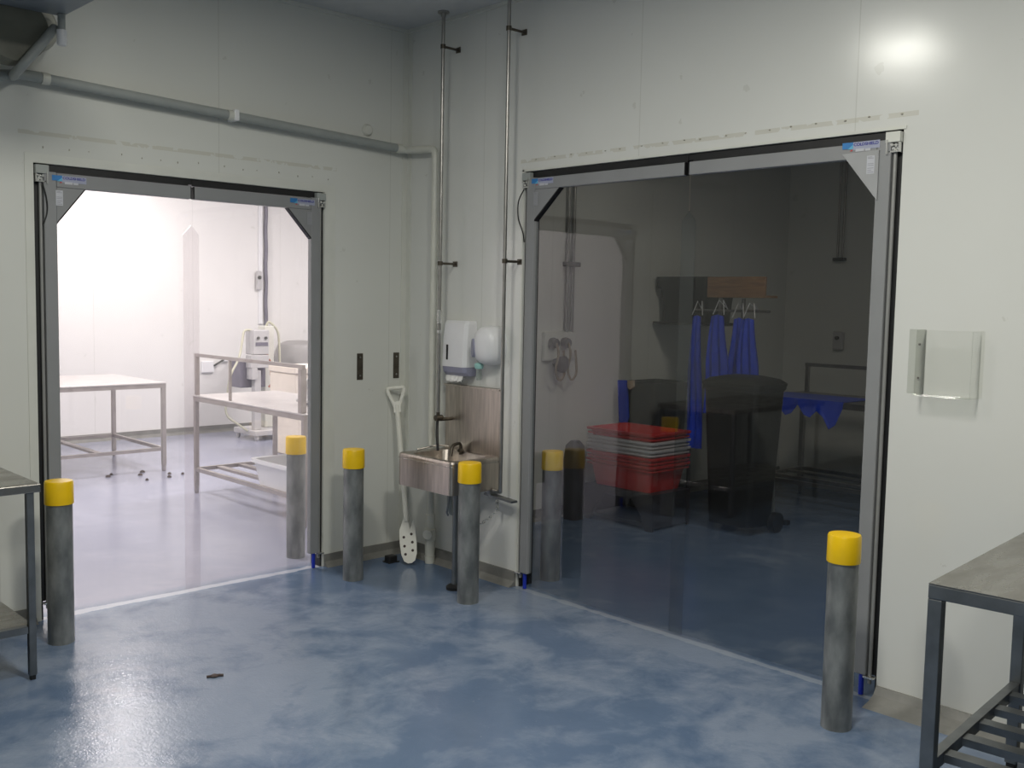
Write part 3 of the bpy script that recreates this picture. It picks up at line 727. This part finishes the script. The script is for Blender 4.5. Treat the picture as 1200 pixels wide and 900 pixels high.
# foam boxes
for (x0, y0_, x1, y1_, z0, z1, l) in ((1.52, 3.75, 2.10, 4.25, 0, .50, 'cream foam box standing on the floor of the bright room, under another box'), (1.46, 3.72, 2.16, 4.22, .501, .93, 'cream foam box resting on another box in the bright room')):
    rr = thing('foam_box', l, 'box', (x0, y0_, z0), 'foam boxes in the bright room')
    MB().box((x0, y0_, z0), (x1, y1_, z1-.07), .012).build('box_body', 'foam', rr)
    MB().box((x0-.012, y0_-.012, z1-.0695), (x1+.012, y1_+.012, z1), .012).build('lid', 'foam', rr)
# items on the railed table
rr = thing('scale', 'small pale weighing scale on the railed table in the bright room', 'scale', (.28, 1.45, .82))
MB().box((.16, 1.30, .835), (.40, 1.58, .86), .006).build('platform', 'machine', rr)
MB().box((.20, 1.34, .8205), (.36, 1.54, .8345)).build('scale_base', 'machine_dark', rr)
b = MB(); b.bar((.28, 1.60, .8205), (.28, 1.60, .94), .02, .02); b.obox((.28, 1.60, .97), (.13, .03, .07), (.25, 0, 0), .005); b.build('display', 'machine', rr)
# machine by the far wall
r = thing('bagging_machine', 'grey bag-sealing machine with control box and cables in the bright room', 'machine', (1.9, 5.2, 0))
b = MB(); b.box((1.74, 5.02, .06), (2.16, 5.52, .12), .008); b.build('machine_base', 'machine', r)
for x, y in ((1.78, 5.06), (2.12, 5.06), (1.78, 5.48), (2.12, 5.48)):
    b = MB(); b.cyl((x-.012, y, .03), (x+.012, y, .03), .0295, 14); b.box((x-.018, y-.018, .045), (x+.018, y+.018, .0595)); b.build('caster', 'machine', r)
MB().box((2.00, 5.26, .1205), (2.12, 5.42, 1.30), .008).build('column', 'pvc', r)
MB().box((1.78, 5.10, .1205), (1.86, 5.18, .80), .006).build('front_leg', 'machine', r)
MB().box((1.66, 5.20, .60), (1.975, 5.44, .92), .01).build('motor_case', 'machine_dark', r)
cb = MB().box((1.77, 5.10, .98), (1.965, 5.30, 1.26), .01).build('control_box', 'machine', r)
MB().box((1.79, 5.094, 1.08), (1.945, 5.0995, 1.12), .001).build('screen', 'machine_dark', cb)
b = MB(); b.cyl((1.82, 5.0995, 1.17), (1.82, 5.08, 1.17), .016, 12); b.build('dial', 'plug', cb)
b = MB(); b.cyl((1.915, 5.0995, 1.17), (1.915, 5.08, 1.17), .016, 12); b.build('dial', 'plug', cb)
MB().box((1.72, 5.08, .83), (1.95, 5.1995, .975), .006).box((1.73, 5.07, .70), (1.80, 5.1995, .8295), .006).build('sealing_head', 'machine', r)
MB().box((1.966, 5.18, .93), (1.999, 5.2595, 1.24), .003).build('red_strip', 'redbrown', r)
b = MB(); b.tube(bend([(2.06, 5.34, 1.295), (2.07, 5.30, 1.36), (2.2, 5.3, 1.25), (2.22, 5.3, .9), (2.20, 5.32, .4)], .1), .014, 10); b.build('cable', 'cable', r)
b = MB(); b.tube(bend([(1.80, 5.2, 1.255), (1.70, 5.2, 1.26), (1.62, 5.15, .95), (1.48, 5.12, .75), (1.46, 5.2, .3), (1.75, 5.2, .10)], .1), .013, 10); b.build('cable', 'cable', r)
b = MB(); b.tube(bend([(2.0, 5.17, .92), (2.03, 5.12, .84), (1.97, 5.10, .75), (2.04, 5.12, .68), (1.98, 5.14, .60)], .05), .012, 8); b.build('cable', 'redbrown', r)
# conduits on the far wall
r = thing('power_conduit', 'white conduit with isolator switch on the far wall of the bright room', 'conduit', (2.42, 6.04, 1.3))
MB().box((2.36, 6.03, 1.30), (2.41, 6.0595, H-.0005), .004).build('conduit', 'white', r)
MB().box((2.315, 5.99, 1.72), (2.38, 6.0295, 1.95), .01).build('switch_box', 'machine', r)
b = MB(); b.cyl((2.34, 5.9895, 1.87), (2.34, 5.97, 1.87), .022, 14); b.build('switch_knob', 'plug', r)
tag(MB().tube([(2.455+.004*math.sin(k*1.3), 6.03, 1.25+k*.09) for k in range(24)], .022, 10).build('cable_drop', 'machine_dark'), 'dark grey cable hanging down the far wall to the bag-sealing machine', 'cable')
# round grey tub
b = MB(); b.lathe([(0, 0), (.25, 0), (.27, .05), (.30, .80), (.31, .98), (.28, 1.06), (.18, 1.10), (0, 1.11)], (2.74, 5.68, 0), (0, 0, 1), 32)
tag(b.build('barrel', 'greytub'), 'round grey lidded barrel behind the foam boxes in the bright room', 'barrel')
# spray gun on the far wall
r = thing('wall_socket', 'white socket with plug and short lead on the far wall of the bright room', 'socket', (1.66, 6.05, .8))
MB().box((1.60, 6.02, .72), (1.76, 6.0595, .86), .012).build('socket_box', 'white', r)
MB().tube(bend([(1.75, 6.02, .80), (1.79, 6.0, .83), (1.88, 6.02, .87)], .03), .012, 8).build('lead', 'plug', r)
MB().box((1.87, 6.01, .85), (1.95, 6.0595, .90), .008).build('lead_end', 'white', r)
# scraps on the floor
for (x, y, sx) in ((-.42, 3.78, .05), (-.36, 3.86, .03), (-.16, 3.70, .045), (-.08, 3.84, .05), (.0, 3.45, .04), (.07, 3.60, .035), (-.22, 3.42, .03), (.16, 3.52, .03)):
    b = MB(); b.lathe([(0, 0), (sx*.5, .001), (sx*.42, .012), (sx*.15, .02), (0, .018)], (x, y, 0), (0, 0, 1), 7)
    tag(b.build('floor_scrap', 'dirt'), 'small dark scrap lying on the bright room floor below the prep table', 'scrap', 'dark scraps on the bright floor')
tag(MB().lathe([(0, 0), (.012, .001), (.02, .006), (.006, .012), (0, .011)], (-1.968, -1.245, 0), (.0, .0, 1), 8).tube([(-2.0, -1.235, .004), (-1.95, -1.255, .006), (-1.935, -1.262, .004)], .006, 8).build('leaf_scrap', 'dirt'), 'dark scrap lying alone on the blue floor of the main room', 'scrap')

# ------------------------------------------------------------------ dark room
r = thing('crate_dolly', 'dark plastic dolly under the stack of red and white crates', 'dolly', (1.9, -.37, 0))
b = MB()
b.prism([(-.70, 0), (-.70, .27), (-.04, .27), (-.04, 0), (-.10, 0), (-.14, .10), (-.24, .22), (-.50, .22), (-.60, .10), (-.64, 0)], 1.70, 1.73, 'x')
b.prism([(-.70, 0), (-.70, .27), (-.04, .27), (-.04, 0), (-.10, 0), (-.14, .10), (-.24, .22), (-.50, .22), (-.60, .10), (-.64, 0)], 2.12, 2.15, 'x')
b.box((1.73, -.70, .24), (2.12, -.04, .27)); b.box((1.73, -.70, .02), (2.12, -.67, .24)); b.box((1.73, -.07, .02), (2.12, -.04, .24)); b.box((1.73, -.66, .02), (2.12, -.08, .05))
b.build('dolly_body', 'dolly', r)
def crate(z, m, label, dx=0, dy=0):
    w, l, h = .44, .62, .20
    f = lambda x, y, zz: (1.925+dx+x, -.37+dy+y, z+zz)
    R = lambda zz, k, e=0: [f(x, y, zz) for x, y in rrect(0, 0, w*k+e, l*k+e, .04)]
    r = thing('crate', label, 'crate', f(0, 0, 0), 'nested crates on the dolly')
    MB().loops([R(0, .85), R(h-.044, .955), R(h-.044, .955, .05), R(h-.034, .955, .052), R(h-.034, .965), R(h-.016, .975), R(h-.016, .975, .05), R(h, .975, .055), R(h, .957), R(.008, .832)]).build('crate_shell', m, r)
crate(.272, 'crate_red', 'red plastic crate at the bottom of the stack, set on the dark dolly')
crate(.330, 'crate_red', 'red plastic crate second from the bottom of the stack')
crate(.388, 'crate_white', 'white plastic crate with a red crate below it in the stack')
crate(.446, 'crate_white', 'white plastic crate with a red crate above it in the stack')
crate(.504, 'crate_red', 'red plastic crate on top of the stack')
tag(MB().loops([[(1.605+x, -.022+y, z) for x, y in rrect(0, 0, .15*k, .15*k, .05*k)] for z, k in ((0, .9), (.45, 1.0), (.56, .85), (.60, .4))], True, True, True).build('waste_tub', 'dolly'), 'dark round-topped tub between the crate stack and the dark room wall', 'tub')
# black bin with a blue bag
r = thing('black_bin', 'tall black bin with blue bag and beige rag over its edge, behind the crate stack', 'bin', (2.45, -.13, 0))
R = lambda z, k, e=0: [(2.46+x, -.095+y, z) for x, y in rrect(0, 0, .46*k+e, .34*k+e, .05)]
MB().loops([R(0, .86), R(.98, 1), R(.98, 1, .035), R(1.02, 1, .035), R(1.02, .95), R(.05, .82)]).build('bin_body', 'dark', r)
b = MB(); b.loops([[(2.185-.004*k+.0, y, z) for y, z in ((.06, 1.03), (-.03, 1.035), (-.045, .92), (-.06, .74), (-.04, .68), (.03, .70), (.045, .86))] for k in (0, 4)]); b.build('blue_bag', 'apron', r)
b = MB(); b.loops([[(2.18-.004*k, y, z) for y, z in ((-.05, 1.035), (-.11, 1.04), (-.115, .99), (-.08, .965), (-.055, .98))] for k in (0, 5)]); b.build('rag', 'beige', r)
# apron rack
r = thing('apron_rack', 'steel rack with high shelf and timber hook rail in the dark room', 'rack', (2.75, -.5, 0))
for x in (2.735, 3.06):
    for y, zp in ((-.50, 1.70), (-.247, 1.4745)): MB().tube([(x, y, 0), (x, y, zp)], .016, 12).build('rack_post', 'darksteel', r)
MB().box((2.645, -.52, 1.475), (3.09, .10, 1.497), .003).build('rack_shelf', 'dark', r)
MB().box((2.58, -1.00, 1.70), (2.605, -.48, 1.86), .004).box((2.605, -1.00, 1.702), (2.76, -.48, 1.72), .003).build('hook_rail', 'ply', r)
MB().tube([(2.66, -1.00, 1.60), (2.66, -.32, 1.60)], .010, 10).build('hanging_rail', 'darksteel', r)
b = MB(); b.loops([[(2.89+x, -.165+y, z) for x, y in rrect(0, 0, .42*k+e, .50*k+e*.7, .04)] for z, k, e in ((1.499, .86, 0), (1.77, .95, 0), (1.77, .95, .06), (1.865, .98, .06), (1.865, .92, 0), (1.52, .82, 0))])
tag(b.build('storage_tub', 'dark'), 'dark grey storage tub on the high shelf of the apron rack', 'tub')
def apron(y, w, z0, z1, label, x=2.60):
    r = thing('apron', label, 'apron', (x, y, z1), 'blue vinyl aprons on the rack')
    n = 10; rows = 14; front, back = [], []
    ph = random.uniform(0, 6)
    b = bmesh.new(); grid = []
    for j in range(rows+1):
        v = j/rows; z = z1 - (z1-z0)*v; ww = w*(.55+.45*min(1, v*2.2)); row = []
        for i in range(n+1):
            u = i/n-.5
            row.append(Vector((x + .018*math.sin(u*16+ph+v*1.2)*(.3+v), y + u*ww + .01*math.sin(v*5+ph), z - .03*abs(u)*(1-v))))
        grid.append(row)
    mb = MB()
    loops = []
    for row in grid: loops.append([tuple(p) for p in row] + [tuple(p + Vector((.004, 0, 0))) for p in reversed(row)])
    mb.loops(loops, True, True, True).build('apron_sheet', 'apron', r)
    MB().tube([(x, y-.05, z1), (x+.03, y-.02, z1+.11), (2.65, y, 1.613)], .004, 6).tube([(x, y+.05, z1), (x+.03, y+.02, z1+.11), (2.65, y, 1.613)], .004, 6).build('neck_tie', 'white', r)
apron(-.380, .15, .50, 1.56, 'long blue apron hanging nearest the storage tub')
apron(-.63, .21, .80, 1.57, 'blue apron hanging beside the steel rack post', 2.53)
apron(-.76, .16, .85, 1.55, 'narrow blue apron hanging second from the end of the rail')
apron(-.905, .19, .85, 1.55, 'blue apron hanging at the far end of the rail', 2.53)
# lidded wheelie bin in front
r = thing('wheelie_bin', 'black lidded bin standing in front of the blue aprons', 'bin', (2.27, -1.06, 0))
R = lambda z, k: [(2.27+x, -1.06+y, z) for x, y in rrect(0, 0, .38*k, .46*k, .05)]
MB().loops([R(.06, .80), R(1.03, 1.0), R(1.05, 1.06), R(1.07, 1.06)]).build('bin_body', 'dark', r)
MB().loops([R(1.071, 1.08), R(1.09, 1.08), R(1.12, .9), R(1.14, .5)], True, True, True).build('lid', 'dark', r)
b = MB(); b.cyl((2.42, -1.29, .075), (2.42, -1.24, .075), .074, 18); b.build('wheel', 'black', r)
b = MB(); b.cyl((2.42, -.88, .075), (2.42, -.83, .075), .074, 18); b.build('wheel', 'black', r)
# table with blue cover
fD = rot_f(3.28, -1.95, 0)
r = frame_table('covered_table', 'steel table with a blue plastic sheet over its edge in the dark room', fD, .75, 1.45, .90, .22, 'darksteel', 'darksteel', (.25, .5), 'y', .04)
b = MB(fD); b.bar((.70, .05, 1.14), (.70, 1.40, 1.14), .03, .03)
b.build('guard_rail', 'darksteel', r)
for y in (.07, .72, 1.38): MB(fD).box((.685, y-.015, .9005), (.715, y+.015, 1.1245)).build('rail_post', 'darksteel', r)
b = MB(); n = 14
rows = []
prof = [(3.75, .9035), (3.45, .9035), (3.277, .9035), (3.268, .895), (3.262, .86)]
for (x, z) in prof: rows.append([(x, -.52-.78*i/n, z + (.0 if z > .9 else -.10*abs(math.sin(i*.9))*(1 if i < 11 else 1.8))) for i in range(n+1)])
b.loops([row + [(x-.001, y, z+.004) for x, y, z in reversed(row)] for row in rows], True, True, False)
tag(b.build('plastic_sheet', 'apron'), 'blue plastic sheet draped over the front edge of the dark room table', 'sheet')
tag(MB(fD).box((.34, .05, .9005), (.66, .62, .925), .005).build('cutting_board', 'board'), 'pale cutting board lying on the dark room table beside the blue sheet', 'board')
# squeegee leaning
r = thing('squeegee', 'pale-handled floor squeegee leaning on the black lidded bin in the dark room', 'squeegee', (2.73, -1.04, 0))
MB().tube([(2.72, -1.06, .03), (2.505, -1.16, .92)], .013, 10).build('handle', 'pvc_grey', r)
MB().box((2.69, -1.20, .0), (2.74, -.92, .035), .006).build('blade', 'dark', r)
# services on the wall of the dark room
r = thing('socket_outlet', 'pair of conduits running down to plugged sockets on the dark room wall', 'socket outlet', (1.55, .11, 1.3))
for x in (1.60, 1.66): MB().tube([(x, .095, 1.40), (x, .095, H-.0005)], .014, 10).build('conduit', 'darksteel', r)
MB().box((1.57, .07, 1.91), (1.72, .1195, 1.945), .004).build('clamp', 'black', r)
MB().box((1.36, .08, 1.20), (1.70, .1195, 1.42), .012).build('backing_box', 'trim', r)
for x in (1.43, 1.56):
    p = MB().lathe([(0, 0), (.040, 0), (.043, .02), (.036, .05), (0, .055)], (x, .0795, 1.335), (0, -1, 0), 18).build('plug', 'plug', r)
    MB().tube(bend([(x, .03, 1.335), (x, .0, 1.26), (x-.02, .02, 1.13), (x+.04, .03, 1.04), (x+.10, .03, 1.10), (x+.10, .05, 1.28)], .07), .009, 8).build('flex', 'cord', p)
MB().lathe([(0, 0), (.055, 0), (.065, .03), (.05, .08), (.02, .11), (0, .11)], (1.50, .06, 1.22), (0, -.4, -1), 18).build('connector', 'plug', r)
r = thing('conduit_drop', 'thin conduit coming down the far wall of the dark room', 'conduit', (4.68, -.52, 2.1))
for y in (-.47, -.42): MB().tube([(4.675, y, 2.1), (4.675, y, H-.0005)], .010, 10).build('conduit', 'darksteel', r)
MB().box((4.64, -.50, 2.07), (4.6995, -.39, 2.0995), .003).build('conduit_clamp', 'black', r)
r = thing('switch_box', 'small grey switch box on the far wall of the dark room', 'switch', (4.68, -.48, 1.3))
MB().box((4.65, -.52, 1.25), (4.6995, -.42, 1.42), .01).build('switch_body', 'machine', r)
MB().cyl((4.65, -.47, 1.36), (4.63, -.47, 1.36), .018, 12).build('switch_knob', 'plug', r)

# ------------------------------------------------------------------ lamps and added fill
def area(name, loc, size, power, color, rot=(0, 0, 0), sy=None):
    l = bpy.data.lights.new(name, 'AREA'); l.energy = power; l.color = color
    l.shape = 'RECTANGLE' if sy else 'SQUARE'; l.size = size
    if sy: l.size_y = sy
    o = bpy.data.objects.new(name, l); COL.objects.link(o); o.location = loc; o.rotation_euler = rot; return o
MAINC = (1.0, .985, .90)
area('ceiling_lamp', (-2.0, -3.75, H-.03), .35, 56, MAINC)
area('ceiling_lamp', (-2.35, -2.1, H-.03), .35, 34, MAINC)
area('ceiling_lamp', (-4.6, -5.5, H-.03), .5, 44, MAINC)
BRC = (1.0, .955, .94)
area('bright_room_lamp', (.20, 4.95, H-.06), .26, 55, BRC)
area('bright_room_lamp', (-1.5, 2.6, H-.06), 1.0, 98, BRC)
area('bright_room_lamp', (2.3, 3.0, H-.06), 1.0, 125, BRC)
area('dark_room_fill', (1.3, -2.3, H-.06), .5, 20, (1.0, .91, .78))  # unseen fill light added to lift the aprons, crates and walls

w = bpy.data.worlds.new('world'); SC.world = w; w.use_nodes = True
w.node_tree.nodes['Background'].inputs[0].default_value = (0, 0, 0, 1)

# ------------------------------------------------------------------ camera
cam = bpy.data.cameras.new('camera'); co = bpy.data.objects.new('camera', cam); COL.objects.link(co)
cam.sensor_width = 36; cam.sensor_fit = 'HORIZONTAL'; cam.lens = 36*1185.02/1200; cam.clip_start = .05
R = Matrix(((.72557237, .04196818, -.68686491), (-.6878692, .07253424, -.72220132), (.01951175, .99648254, .08149746)))
co.matrix_world = Matrix.Translation((-3.98163, -5.18937, 1.64)) @ R.to_4x4()
SC.camera = co
vs = SC.view_settings
vs.view_transform = 'Standard'; vs.look = 'None'; vs.exposure = 0; vs.gamma = 1; vs.use_curve_mapping = False
